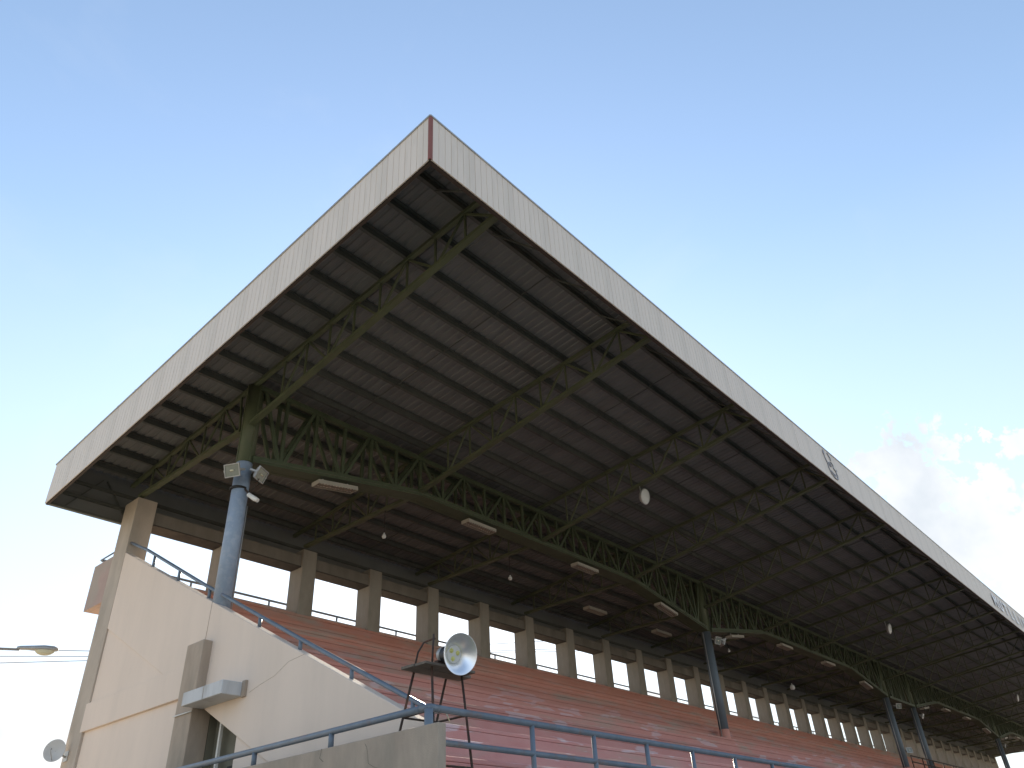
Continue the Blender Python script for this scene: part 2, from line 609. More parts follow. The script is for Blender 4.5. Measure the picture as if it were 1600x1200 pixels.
# end wall -----------------------------------------------------------
endw = empty('end_wall', (0, 0, 0), stand)
endw.matrix_parent_inverse = root_inv(stand)
YF = 1.75
poly = [(YF, wtop(YF) - 1.81), (12.305, wtop(12.305) - 1.81), (12.305, wtop(12.305)), (YF, wtop(YF))]
part('stringer', MB().prism(poly, 'X', WX, 0.10), CREAM, endw, 0.012)
# triangular panel under the stringer, set back a little more towards the pier
zb = lambda y: wtop(y) - 1.81
tri = [(8.075, 3.285), (12.305, 3.285), (12.305, zb(12.305) - 0.002), (8.075, zb(8.075) - 0.002)]
part('upper_panel', MB().prism(tri, 'X', [WX + 0.001, WX + 0.035, WX + 0.035, WX + 0.001], 0.098), CREAM, endw)
part('floor_band', MB().box(WX - 0.006, 0.09, 8.075, 12.42, 3.283, 3.86), CREAM, endw, 0.008)
part('lower_panel', MB().box(-0.035, 0.097, 8.075, 12.307, GROUND - 0.1, 3.282), CREAM, endw)
part('front_panel', MB().prism([(YF, GROUND), (6.30, GROUND), (6.30, zb(6.30) - 0.002), (YF, zb(YF) - 0.002)], 'X', WX + 0.03, 0.097), CREAM, endw)
part('pilaster', MB().box(-0.27, 0.096, 7.50, 8.07, GROUND - 0.1, 4.14), CONC, endw, 0.015)
part('doorway_jamb', MB().box(0.099, 1.6, 7.50, 7.62, GROUND - 0.1, 4.3), DOORM, endw)
part('doorway_side', MB().box(0.099, 1.6, 6.18, 6.30, GROUND - 0.1, 3.4), DOORM, endw)
dw = part('doorway_back', MB().box(0.24, 0.30, 6.301, 7.499, GROUND - 0.1, 3.2), DOORM, endw)
part('door_post', MB().box(0.10, 0.15, 7.10, 7.15, GROUND, 2.95), WHITEM, endw)
part('dark_window', MB().box(0.215, 0.239, 6.40, 6.92, 0.9, 2.0), BLACK, endw)
part('wall_joint', MB().tube([(WX - 0.001, 7.76, 4.93), (WX - 0.001, 7.78, 4.2)], 0.006, 5), CONC, endw)
part('wall_crack', MB().tube([(WX - 0.0005, 4.6, 3.30), (WX - 0.0005, 5.0, 3.27), (WX - 0.0005, 5.35, 3.12), (WX - 0.0005, 5.75, 3.05), (WX - 0.0005, 6.05, 2.98)], 0.003, 5), CONC, endw)
# pale canopy box over the doorway
can = MB().box(-0.50, WX - 0.001, 6.22, 7.46, 2.95, 3.17)
part('canopy_box', can, BOXM, endw, 0.012)
part('canopy_strip', MB().box(-0.14, WX - 0.002, 6.12, 6.216, 2.93, 3.19), CONC, endw)
part('canopy_seam', MB().box(-0.504, -0.497, 6.78, 6.79, 2.945, 3.174), CONC, endw)
part('conduit', MB().tube([(-0.29, 7.47, 2.90), (-0.29, 8.02, 2.90), (-0.29, 8.08, 2.90)], 0.012, 6), WHITEM, endw)
part('far_end_wall', MB().prism([(YF, GROUND), (12.3, GROUND), (12.3, wtop(12.3)), (YF, wtop(YF))], 'X', XEND - 0.18, XEND), CREAM, endw)

# ================================================================== STEEL ROOF
roof = empty('grandstand_roof', (42, YC, GROUND))
tag(roof, 'huge cantilevered steel stand roof with pale ribbed fascia, green trusses and blue columns', 'stand roof')


def sub(name, root=roof):
    e = empty(name, (0, 0, 0), root)
    e.matrix_parent_inverse = root_inv(root)
    return e


# cladding sheets: 1 m wide, five shallow ribs, hung in the plane y = 0 facing -Y
def sheet_mesh(width, ribs, shear=0.0):
    mb = MB()
    step = width / ribs
    xs, ds = [], []
    for i in range(ribs):
        x = i * step
        for dx, dd in ((0.0, 0.0), (0.006, 0.0), (0.010, 0.009), (0.017, 0.009), (0.021, 0.0), (step * 0.5, 0.0015)):
            xs.append(x + dx)
            ds.append(dd)
    xs.append(width - 0.003)
    ds.append(0.0)
    n = len(xs)
    vs = []
    for th in (0.0, 0.02):
        for zz in (0.0, H):
            vs += [(x, d + th, zz - shear * x) for x, d in zip(xs, ds)]
    fs = []
    for i in range(n - 1):
        fs.append((i, i + 1, n + i + 1, n + i))
        fs.append((2 * n + i + 1, 2 * n + i, 3 * n + i, 3 * n + i + 1))
        fs.append((i + 1, i, 2 * n + i, 2 * n + i + 1))
        fs.append((n + i, n + i + 1, 3 * n + i + 1, 3 * n + i))
    fs += [(0, n, 3 * n, 2 * n), (n - 1, 3 * n - 1, 4 * n - 1, 2 * n - 1)]
    mb.add(vs, fs)
    return mb


ff = sub('front_fascia')
sm = sheet_mesh(1.0, 7).mesh('cladding_sheet')
sm.materials.append(CLAD)
nfront = int(ROOF_X1 - ROOF_X0)
for i in range(nfront):
    o = link('cladding_sheet', sm, ff, 0, None, (ROOF_X0 + 0.035 + i * (ROOF_X1 - ROOF_X0 - 0.07) / nfront, random.uniform(-0.002, 0.002), zfb(0)))
    o.scale.x = (ROOF_X1 - ROOF_X0 - 0.07) / nfront
    o.matrix_parent_inverse = root_inv(ff)
# slim frame angles, brown inside
part('bottom_angle', MB().box(ROOF_X0 + 0.05, ROOF_X1, 0.028, 0.10, zfb(0) - 0.004, zfb(0) + 0.05), BROWN, ff)
part('top_cap', MB().box(ROOF_X0 - 0.006, ROOF_X1, -0.016, 0.06, zfb(0) + H - 0.015, zfb(0) + H + 0.022), STEEL, ff)
part('frame_rail', MB().bar((ROOF_X0 + 0.1, 0.09, zfb(0) + 0.55), (ROOF_X1, 0.09, zfb(0) + 0.55), 0.06, 0.06), BROWN, ff)
sf = sub('side_fascia')
nside = 13
wside = (ROOF_Y1 - 0.07) / nside
ssm = sheet_mesh(wside, 7, -SLOPE).mesh('cladding_sheet')
ssm.materials.append(CLAD)
for i in range(nside):
    y = ROOF_Y1 - 0.035 - i * wside
    o = link('cladding_sheet', ssm, sf, 0, None, (ROOF_X0 + random.uniform(-0.002, 0.002), y, zfb(y)))
    o.rotation_euler = (0, 0, -math.pi / 2)
    o.matrix_parent_inverse = root_inv(sf)
part('bottom_angle', MB().bar((ROOF_X0 + 0.065, 0.03, zfb(0.03) + 0.02), (ROOF_X0 + 0.065, ROOF_Y1, zfb(ROOF_Y1) + 0.02), 0.05, 0.05), BROWN, sf)
part('top_cap', MB().bar((ROOF_X0 + 0.024, 0.0, zfb(0.0) + H + 0.012), (ROOF_X0 + 0.024, ROOF_Y1, zfb(ROOF_Y1) + H + 0.004), 0.084, 0.036), STEEL, sf)
part('corner_trim', MB().box(ROOF_X0 - 0.012, ROOF_X0 + 0.046, -0.012, -0.004, zfb(0) - 0.012, zfb(0) + H - 0.016)
     .box(ROOF_X0 - 0.012, ROOF_X0 - 0.004, -0.003, 0.04, zfb(0) - 0.012, zfb(0) + H - 0.03), MAROON, ff)
rf = sub('rear_fascia')
part('rear_sheet', MB().prism([(ROOF_X0 + 0.03, zfb(ROOF_Y1)), (ROOF_X1, zfb(ROOF_Y1)), (ROOF_X1, zfb(ROOF_Y1) + 1.27), (ROOF_X0 + 0.2, zfb(ROOF_Y1) + 1.27), (ROOF_X0 + 0.03, zfb(ROOF_Y1) + H)], 'Y', ROOF_Y1 - 0.02, ROOF_Y1), DECK, rf)
rb = MB()
for i in range(1):
    x = ROOF_X0 + 0.4 + i * 2.5
    rb.bar((x, ROOF_Y1 - 0.06, zfb(ROOF_Y1) + 0.03), (x + 0.75, ROOF_Y1 - 0.06, zfb(ROOF_Y1) + H - 0.05), 0.03, 0.03, (0, 1, 0))
    rb.bar((x + 0.85, ROOF_Y1 - 0.06, zfb(ROOF_Y1) + H - 0.05), (x + 1.6, ROOF_Y1 - 0.06, zfb(ROOF_Y1) + 0.03), 0.03, 0.03, (0, 1, 0))
rb.box(ROOF_X0 + 0.05, ROOF_X1, ROOF_Y1 - 0.1, ROOF_Y1 - 0.022, zfb(ROOF_Y1) + 0.002, zfb(ROOF_Y1) + 0.06)
for hz in (0.36, 0.72):
    rb.box(ROOF_X0 + 0.05, ROOF_X1, ROOF_Y1 - 0.1, ROOF_Y1 - 0.022, zfb(ROOF_Y1) + hz, zfb(ROOF_Y1) + hz + 0.07)
part('rear_bracing', rb, PURL, rf)
fe = sub('far_fascia')
part('end_sheet', MB().prism([(0.03, zfb(0) + 0.40), (ROOF_Y1 - 0.03, zfb(ROOF_Y1) + 0.40), (ROOF_Y1 - 0.03, zfb(ROOF_Y1) + 1.27), (0.03, zfb(0) + 1.27)], 'X', ROOF_X1 - 0.3, ROOF_X1 - 0.005), DECK, fe)

# roof deck: sheets 1 m wide with five ribs, running down the slope
deck = sub('roof_deck')


def zs(y):
    return zfb(y) + 1.20


mb = MB()
prof = []
for i in range(5):
    x = i * 0.2
    prof += [(x, 0.0), (x + 0.10, 0.0), (x + 0.12, 0.022), (x + 0.18, 0.022)]
prof.append((1.0, 0.0))
n = len(prof)
vs = []
for (y) in (0.07, ROOF_Y1 - 0.03):
    vs += [(x, y, zs(y) + d) for x, d in prof]
    vs += [(x, y, zs(y) + d + 0.012) for x, d in prof]
fs = []
for i in range(n - 1):
    fs.append((i, i + 1, 2 * n + i + 1, 2 * n + i))
    fs.append((n + i + 1, n + i, 3 * n + i, 3 * n + i + 1))
mb.add(vs, fs)
dm = mb.mesh('roof_sheet')
dm.materials.append(DECK)
for i in range(nfront):
    o = link('roof_sheet', dm, deck, 0, None, (ROOF_X0 + 0.08 + i, 0, random.uniform(0, 0.004)))
    o.matrix_parent_inverse = root_inv(deck)
# flashing that closes the deck to the fascia tops
part('flashing', MB().add([(ROOF_X0, 0.0, zfb(0) + H + 0.026), (ROOF_X1, 0.0, zfb(0) + H + 0.026), (ROOF_X1, 0.10, zs(0.1) + 0.05), (ROOF_X0 + 0.1, 0.10, zs(0.1) + 0.05),
     (ROOF_X0, ROOF_Y1, zfb(ROOF_Y1) + H + 0.026), (ROOF_X0 + 0.1, ROOF_Y1, zs(ROOF_Y1) + 0.05)], [(0, 1, 2, 3), (0, 3, 5, 4)]), CLAD, deck)
for k in range(16):
    y = 1.0 + 0.785 * k
    zt = zs(y) - 0.006
    mb = MB().box(ROOF_X0 + 0.035, ROOF_X1 - 0.04, y - 0.010, y + 0.010, zt - 0.14, zt)
    mb.box(ROOF_X0 + 0.035, ROOF_X1 - 0.04, y + 0.0101, y + 0.065, zt - 0.14, zt - 0.128)
    mb.box(ROOF_X0 + 0.035, ROOF_X1 - 0.04, y - 0.065, y - 0.0101, zt - 0.012, zt)
    part('purlin', mb, PURL, deck)
# sag rods and thin struts behind the fascia
rods = MB()
for x in [2.5 + 5 * k for k in range(17)]:
    for k in range(0, 15):
        y = 1.0 + 0.785 * k
        rods.bar((x + (0.02 if k % 2 else -0.02), y, zs(y) - 0.15), (x + (0.02 if k % 2 else -0.02), y + 0.785, zs(y + 0.785) - 0.15), 0.018, 0.018)
    rods.bar((x, 1.0, zs(1.0) - 0.2), (x, 0.1, zfb(0.1) + 0.03), 0.03, 0.03)
for x in TRUSS_X:
    for d in (-0.75, 0.75):
        rods.bar((x + d, 1.0, zs(1.0) - 0.2), (x + d * 1.3, 0.1, zfb(0.1) + 0.03), 0.03, 0.03)
part('sag_rod', rods, PURL, deck, 0, 'stuff')


# transverse trusses ------------------------------------------------
def ztop(y):
    return zs(y) - 0.195


def zlow(y):
    return 9.955 - 0.1535 * (y - 0.25) if y < 7.73 else 8.80


def transverse(detail):
    """returns list of (name, MB) about x = 0"""
    out = []
    out.append(('top_chord', MB().bar((0, 0.22, ztop(0.22)), (0, 13.1, ztop(13.1)), 0.095, 0.085)))
    lc = MB()
    lc.bar((0, 0.20, zlow(0.20)), (0, YC - 0.2, zlow(YC - 0.2)), 0.13, 0.075)
    out.append(('front_bottom_chord', lc))
    out.append(('rear_bottom_chord', MB().bar((0, YC + 0.2, 8.80), (0, 12.45, 8.80), 0.13, 0.075)))
    webs = []

    def web(p, q, w=0.04):
        webs.append(((0, p[0], p[1]), (0, q[0], q[1]), w))
    ys = [1.0 + 0.785 * k for k in range(16)]
    web((0.25, zlow(0.25) + 0.03), (0.25, ztop(0.25) - 0.04), 0.06)
    web((0.27, zlow(0.27) + 0.03), (1.0, ztop(1.0) - 0.03))
    for k, y in enumerate(ys):
        if 7.2 < y < 8.2 or y > 12.3:
            continue
        web((y, zlow(y) + 0.03), (y, ztop(y) - 0.03), 0.036)
        if k % 2 == 0:
            for yy in (y - 0.785, y + 0.785):
                if 0.3 < yy < 7.5 and y < 7.6 or yy > 8.0 and y > 8.0 and yy < 12.4:
                    sg = 0.04 if yy > y else -0.04
                    web((yy - sg, zlow(yy) + 0.03), (y + sg, ztop(y) - 0.03))
    web((8.0, 8.83), (ys[9] + 0.1, ztop(ys[9]) - 0.04))
    if detail:
        for p, q, w in webs:
            out.append(('web_member', MB().bar(p, q, w, w, (1, 0, 0))))
    else:
        m_ = MB()
        for p, q, w in webs:
            m_.bar(p, q, w, w, (1, 0, 0))
        out.append(('web_member', m_))
    return out


def mesh_list(lst, m):
    r_ = []
    for nm, b in lst:
        me = b.mesh(nm)
        me.materials.append(m)
        r_.append((nm, me))
    return r_


T_DETAIL, T_PLAIN = mesh_list(transverse(True), GREEN), mesh_list(transverse(False), GREEN)
for i, x in enumerate(TRUSS_X):
    e = empty('cross_truss', (0, 0, 0), roof)
    e.matrix_parent_inverse = root_inv(roof)
    e.location = (x, 0, 0)
    plain = i > 4
    for nm, me in (T_PLAIN if plain else T_DETAIL):
        o = link(nm, me, e, 0, 'stuff' if plain and nm == 'web_member' else None)


# longitudinal box truss, arched between columns ----------------------
def zarch(x, x0, x1):
    a, b = x - x0, x1 - x
    return min(8.80, 7.98 + 0.164 * a, 7.98 + 0.164 * b)


ZLT = 9.80
for bi in range(5):
    x0, x1 = COLS[bi], COLS[bi + 1]
    L = x1 - x0
    e = sub('arched_girder')
    gap = L < 6
    if gap:
        keys = [x0, x1]
        ch = MB().bar((x0 + 0.16, YC, 7.985), (x1 - 0.16, YC, 7.985), 0.46, 0.12)
    else:
        ch = MB()
        for a, b in ((x0 + 0.16, x0 + 5.0), (x0 + 5.0, x1 - 5.0), (x1 - 5.0, x1 - 0.16)):
            for sy in (-0.18, 0.18):
                ch.bar((a, YC + sy, zarch(a, x0, x1)), (b, YC + sy, zarch(b, x0, x1)), 0.10, 0.15)
            ch.bar((a, YC, zarch(a, x0, x1) - 0.05), (b, YC, zarch(b, x0, x1) - 0.05), 0.262, 0.04)
    part('bottom_chord', ch, GREEND, e)
    if not gap:
        part('conduit', MB().tube([(x0 + 0.3, YC - 0.245, zarch(x0 + 0.3, x0, x1) - 0.02), (x0 + 5.0, YC - 0.245, 8.78), (x1 - 5.0, YC - 0.245, 8.78), (x1 - 0.3, YC - 0.245, zarch(x1 - 0.3, x0, x1) - 0.02)], 0.013, 6), GREENS, e)
    tcd = MB()
    for sy in (-0.18, 0.18):
        tcd.bar((x0 + 0.1, YC + sy, ZLT), (x1 - 0.1, YC + sy, ZLT), 0.10, 0.12)
    part('top_chord', tcd, GREEND, e)
    npan = max(2, round(L / 0.8333))
    if npan % 2:
        npan += 1
    dx = L / npan
    zb_ = (lambda x: 7.985) if gap else (lambda x: zarch(x, x0, x1))
    joined = MB()
    for sy in (-0.18, 0.18):
        off = 0.0 if sy < 0 else 0.03
        lst = []
        for j in range(1, npan):
            x = x0 + j * dx + off
            lst.append(((x, YC + sy, zb_(x) + 0.06), (x, YC + sy, ZLT - 0.05)))
        for j in range(npan):
            xa, xb = x0 + j * dx, x0 + (j + 1) * dx
            if j % 2 == 0:
                xt, xbm, s_ = xa, xb, 1
            else:
                xt, xbm, s_ = xb, xa, -1
            if 0.2 < xbm - x0 + 1e-6 and xbm < x1 - 0.2:
                lst.append(((xbm - s_ * 0.07 + off, YC + sy, zb_(xbm) + 0.06), (xt + s_ * (0.25 if abs(xt - x0) < 0.1 or abs(xt - x1) < 0.1 else 0.09) + off, YC + sy, ZLT - 0.05)))
        for p, q in lst:
            if bi == 0:
                part('web_member', MB().bar(p, q, 0.075, 0.06, (0, 1, 0)), GREEND, e)
            else:
                joined.bar(p, q, 0.075, 0.06, (0, 1, 0))
    if bi:
        part('web_member', joined, GREEND, e, 0, 'stuff')

# columns --------------------------------------------------------------
for i, x in enumerate(COLS):
    cx = x + (0.088 if i == 0 else 0.055)
    c = empty('column', (0, 0, 0), roof)
    c.matrix_parent_inverse = root_inv(roof)
    c.location = (cx, YC, 0)
    foot = wtop(YC - 0.2) - 0.06 if i == 0 else nose(YC) - 0.45
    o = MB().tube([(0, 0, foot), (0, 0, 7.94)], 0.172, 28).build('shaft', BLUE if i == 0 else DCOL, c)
    o = MB().tube([(0, 0, 7.94), (0, 0, 9.9)], 0.186, 28)
    o.box(-0.012, 0.012, -0.20, -0.17, 7.95, 9.9).box(-0.20, -0.17, -0.012, 0.012, 7.95, 9.9)
    o.build('sleeve', GREEN, c)
    if i:
        MB().tube([(0, 0, foot), (0, 0, foot + 0.62)], 0.18, 24).build('painted_foot', TIER, c)
        # pipe clipped to the back of the column
        MB().tube([(-0.21, 0.02, foot), (-0.21, 0.02, 7.9)], 0.02, 8).build('drain_pipe', STEEL, c)
    else:
        MB().tube([(0.19, -0.05, foot), (0.19, -0.05, 7.0)], 0.014, 8).build('drain_pipe', STEEL, c)
ct = COLS[1]

# ================================================================== RAILINGS
fr = empty('front_railing', (0, 1.0, 0.85))
tag(fr, 'grey-blue two-bar pipe railing along the front of the red terraces', 'railing')
FX = [-0.80, 1.06, 2.43, 3.82, 5.22, 6.72, 8.24] + [8.24 + 1.45 * k for k in range(1, 52)]
FX = [x for x in FX if x < 84.5]
part('top_rail', MB().tube([(-0.80, 1.0, 1.85), (84.6, 1.0, 1.85)], 0.042, 12), RAIL, fr)
part('middle_rail', MB().tube([(-0.70, 1.0, 1.49), (84.6, 1.0, 1.49)], 0.036, 12), RAIL, fr)
part('lower_rail', MB().tube([(-0.70, 1.0, 1.13), (84.6, 1.0, 1.13)], 0.036, 12), RAIL, fr)
pmesh = MB().tube([(0, 0, 0), (0, 0, 0.98)], 0.034, 12).mesh('post')
pmesh.materials.append(RAIL)
for x in FX[1:]:
    o = link('post', pmesh, fr, 0, None, (x, 1.0, 0.85))
    o.matrix_parent_inverse = root_inv(fr)

par = empty('stair_parapet', (-0.80, 3.5, GROUND))
tag(par, 'cracked bare concrete stair parapet at the bottom centre under a pipe rail', 'parapet')
part('wall', MB().box(-0.86, -0.735, 0.78, 9.2, GROUND - 0.05, 1.655), CONC, par, 0.012)


def crack(pts, w):
    crk = MB()
    crk.tube([(-0.8605, a, b) for a, b in pts], w / 2, 5)
    part('crack', crk, DOORM, par)


yy = 2.05
pts = []
for k in range(16):
    pts.append((yy, 1.60 - k * 0.045))
    yy -= random.uniform(-0.03, 0.16)
crack(pts, 0.006)
crack([(2.9, 1.655), (2.93, 1.55), (2.85, 1.5)], 0.006)
pr = empty('parapet_railing', (-0.80, 3.0, 1.655))
tag(pr, 'single grey-blue pipe handrail on short posts along the concrete stair parapet', 'railing')
part('handrail', MB().tube([(-0.80, 1.0, 1.85), (-0.80, 1.3, 1.85), (-0.80, 9.1, 1.85)], 0.042, 12), RAIL, pr)
part('elbow', MB().tube([(-0.80, 1.13, 1.85), (-0.80, 1.02, 1.85), (-0.78, 1.0, 1.85), (-0.66, 1.0, 1.85)], 0.045, 12), RAIL, pr)
part('corner_post', MB().tube([(-0.80, 1.0, 1.40), (-0.80, 1.0, 1.83)], 0.052, 14), RAIL, pr)
for y in (2.80, 4.52, 6.2, 7.9):
    part('post', MB().tube([(-0.80, y, 1.64), (-0.80, y, 1.83)], 0.036, 12), RAIL, pr)

er = empty('end_wall_railing', (0, 7, wtop(7)))
tag(er, 'sloping grey-blue handrail on short posts along the top of the cream end wall', 'railing')
part('handrail', MB().tube([(-0.74, 1.0, 1.855), (-0.40, 1.22, 1.89), (-0.12, 1.62, 1.98), (0.0, 1.95, 2.11), (0.0, 4.85, 3.60), (0.0, 8.32, 5.42), (0.0, 11.29, 7.03), (0.0, 12.35, 7.54)], 0.034, 12), RAIL, er)
for y in (2.15, 3.49, 4.86, 6.15, 8.1, 9.52, 10.86):
    part('post', MB().tube([(0.0, y, wtop(y) - 0.02), (0.0, y, wtop(y) + (0.15 if y < 6 else 0.19 if y < 9 else 0.25))], 0.032, 12), RAIL, er)

br = empty('rear_walkway_railing', (40, 13.9, 7.36))
tag(br, 'thin pipe railing seen through the row of open windows behind the stand', 'railing')
part('top_rail', MB().tube([(WX + 0.1, 13.88, 7.54), (XEND, 13.88, 7.54)], 0.034, 8), RAIL, br)
part('end_rail', MB().tube([(WX + 0.05, 13.0, 7.50), (WX + 0.05, 13.80, 7.50), (WX + 0.12, 13.86, 7.50)], 0.02, 8), RAIL, br)
for i in range(34):
    x = 2.45 + 2.47 * i
    part('post', MB().tube([(x, 13.88, 7.34), (x, 13.88, 7.53)], 0.03, 8), RAIL, br)

ar = empty('aisle_railing', (45, 7.7, 4.2))
tag(ar, 'low dark two-bar rail on the far terraces beside the paired columns', 'railing')
ya = 7.45
part('top_rail', MB().tube([(40.4, ya, 5.05), (56, ya, 5.05)], 0.03, 8), RUST, ar)
part('lower_rail', MB().tube([(40.4, ya, 4.75), (56, ya, 4.75)], 0.03, 8), RUST, ar)
for k in range(9):
    part('post', MB().tube([(40.4 + 1.95 * k, ya, 4.0), (40.4 + 1.95 * k, ya, 5.05)], 0.03, 8), RUST, ar)


# ================================================================== LIGHT FITTINGS
def strip_light():
    t = empty('strip_light')
    mb = MB().box(-0.60, 0.60, -0.16, 0.16, 0.0, 0.055)
    mb.box(-0.60, 0.60, -0.16, -0.148, -0.055, 0.0).box(-0.60, 0.60, 0.148, 0.16, -0.055, 0.0)
    mb.box(-0.60, -0.585, -0.148, 0.148, -0.055, 0.0).box(0.585, 0.60, -0.148, 0.148, -0.055, 0.0)
    mb.build('housing', FITM, t)
    for y in (-0.072, 0.072):
        MB().tube([(-0.57, y, -0.018), (0.57, y, -0.018)], 0.014, 8).build('lamp_tube', WHITEM, t)
    lv = MB()
    for k in range(13):
        x = -0.54 + k * 0.09
        lv.box(x - 0.004, x + 0.004, -0.147, 0.147, -0.052, -0.035)
    lv.box(-0.58, 0.58, -0.01, 0.01, -0.054, -0.033)
    lv.build('louvre', LOUVRE, t)
    MB().box(-0.40, -0.36, -0.02, 0.02, 0.055, 0.14).box(0.36, 0.40, -0.02, 0.02, 0.055, 0.14).build('hanger', STEEL, t)
    return t


spots = []
for bi in (0, 1, 3, 4):
    for k in range(4):
        spots.append((COLS[bi] + (2.44, 7.39, 12.36, 17.2)[k], COLS[bi], COLS[bi + 1], bi, k))
ords = ['first', 'second', 'third', 'fourth']
bays = {0: 'girder left of the second column', 1: 'girder right of the second column',
        3: 'girder beyond the paired columns', 4: 'farthest girder at the right edge'}
proto = strip_light()
for i, (x, x0, x1, bi, k) in enumerate(spots):
    o = proto if i == 0 else copy_tree(proto)
    z = min(zarch(x - 0.6, x0, x1), zarch(x + 0.6, x0, x1)) - 0.21
    o.location = (x, YC - 0.05, z)
    sl = (zarch(x + 0.4, x0, x1) - zarch(x - 0.4, x0, x1)) / 0.8
    o.rotation_euler = (0, -math.atan(sl), 0)
    o.location.z = zarch(x, x0, x1) - 0.205
    o.scale = (0.94, 0.9, 0.9)
    tag(o, 'white strip light, %s from the left under the %s' % (ords[k], bays[bi]), 'strip light', 'strip lights along the arched girders')
for x, w_ in ((16.35, 'left of the pair'), (21.0, 'right of the pair')):
    o = copy_tree(proto)
    o.location = (x, 10.17, 8.62)
    o.rotation_euler = (0, 0, 0)
    tag(o, 'dim strip light under the dark rear ceiling above the windows, %s' % w_, 'strip light', 'strip lights under the rear ceiling')
    for s in (-0.38, 0.38):
        pass


def aim(d, up=(0, 0, 1)):
    """matrix whose local +Z looks along d"""
    return Vector(d).normalized().to_track_quat('Z', 'Y').to_matrix().to_4x4()


def floodlight(parent_loc, direction, label, scale=1.0):
    t = empty('floodlight', parent_loc)
    t.rotation_euler = aim(direction).to_euler()
    tag(t, label, 'floodlight', 'floodlights on the blue columns')
    scale *= 0.82
    a, b, d = 0.19 * scale, 0.145 * scale, 0.16 * scale
    mb = MB()
    vs = [(-a, -b, 0), (a, -b, 0), (a, b, 0), (-a, b, 0), (-a * .9, -b * .9, -d * .45), (a * .9, -b * .9, -d * .45), (a * .9, b * .9, -d * .45),
          (-a * .9, b * .9, -d * .45), (-a * .42, -b * .42, -d), (a * .42, -b * .42, -d), (a * .42, b * .42, -d), (-a * .42, b * .42, -d)]
    fs = [(i, (i + 1) % 4, 4 + (i + 1) % 4, 4 + i) for i in range(4)] + [(4 + i, 4 + (i + 1) % 4, 8 + (i + 1) % 4, 8 + i) for i in range(4)] + [(8, 9, 10, 11)]
    mb.add(vs, fs)
    mb.build('housing', STEEL, t, 0.006)
    rim = MB()
    e = 0.022 * scale
    rim.box(-a - e, a + e, -b - e, -b, -0.01, 0.025).box(-a - e, a + e, b, b + e, -0.01, 0.025)
    rim.box(-a - e, -a, -b, b, -0.01, 0.025).box(a, a + e, -b, b, -0.01, 0.025)
    rim.build('rim', STEEL, t)
    MB().box(-a, a, -b, b, 0.004, 0.010).build('glass', GLASSY, t)
    MB().tube([(-0.05 * scale, 0, 0.014), (0.05 * scale, 0, 0.014)], 0.022 * scale, 8).build('lamp', LAMPLENS, t)
    MB().box(-a - 0.035, -a - 0.024, -0.02, 0.02, -0.2 * scale, 0.02).box(a + 0.024, a + 0.035, -0.02, 0.02, -0.2 * scale, 0.02)\
        .box(-a - 0.035, a + 0.035, -0.02, 0.02, -0.215 * scale, -0.2 * scale).build('yoke', STEEL, t)
    return t


floodlight((-0.30, 7.46, 7.55), (-0.80, -0.42, -0.42), 'left floodlight of the pair on the nearest blue column, glass facing left')
floodlight((0.30, 7.36, 7.62), (0.42, -0.80, -0.42), 'right floodlight of the pair on the nearest blue column, turned right')
floodlight((20.26, 7.40, 7.60), (-0.1, -0.9, -0.4), 'floodlight on the second column, below the girder joint')
floodlight((20.75, 7.45, 7.62), (0.75, -0.5, -0.4), 'pale floodlight turned right beside the one on the second column')
floodlight((41.2, 7.5, 7.62), (-0.5, -0.8, -0.3), 'floodlight between the two paired columns under the girder')
floodlight((45.25, 7.45, 7.50), (0.1, -0.9, -0.4), 'floodlight right of the paired columns under the girder')
floodlight((65.2, 7.45, 7.45), (0.1, -0.9, -0.4), 'floodlight on the far right column in front of bright sky')
floodlight((40.35, 7.42, 5.30), (-0.6, -0.7, 0.1), 'low floodlight on the far terraces by the first paired column')

# strap, bulb holder and cables on the first column
sb = empty('security_camera', (0.05, 7.5, 7.2))
tag(sb, 'small white camera on a strap bracket below the floodlights of the nearest column', 'security camera')
part('strap', MB().tube([(0.055, YC, 7.30), (0.055, YC, 7.345)], 0.184, 24), BLACK, sb)
part('arm', MB().tube([(0.10, 7.56, 7.30), (0.12, 7.42, 7.14), (0.13, 7.38, 7.08)], 0.022, 8), RUST, sb)
part('body', MB().tube([(0.11, 7.41, 7.12), (0.20, 7.28, 7.00), (0.235, 7.22, 6.955)], [0.045, 0.05, 0.042], 12), WHITEM, sb)
part('cable', MB().tube([(0.13, 7.40, 7.15), (0.21, 7.38, 7.3), (0.27, 7.36, 7.52)], 0.009, 6), RUST, sb)


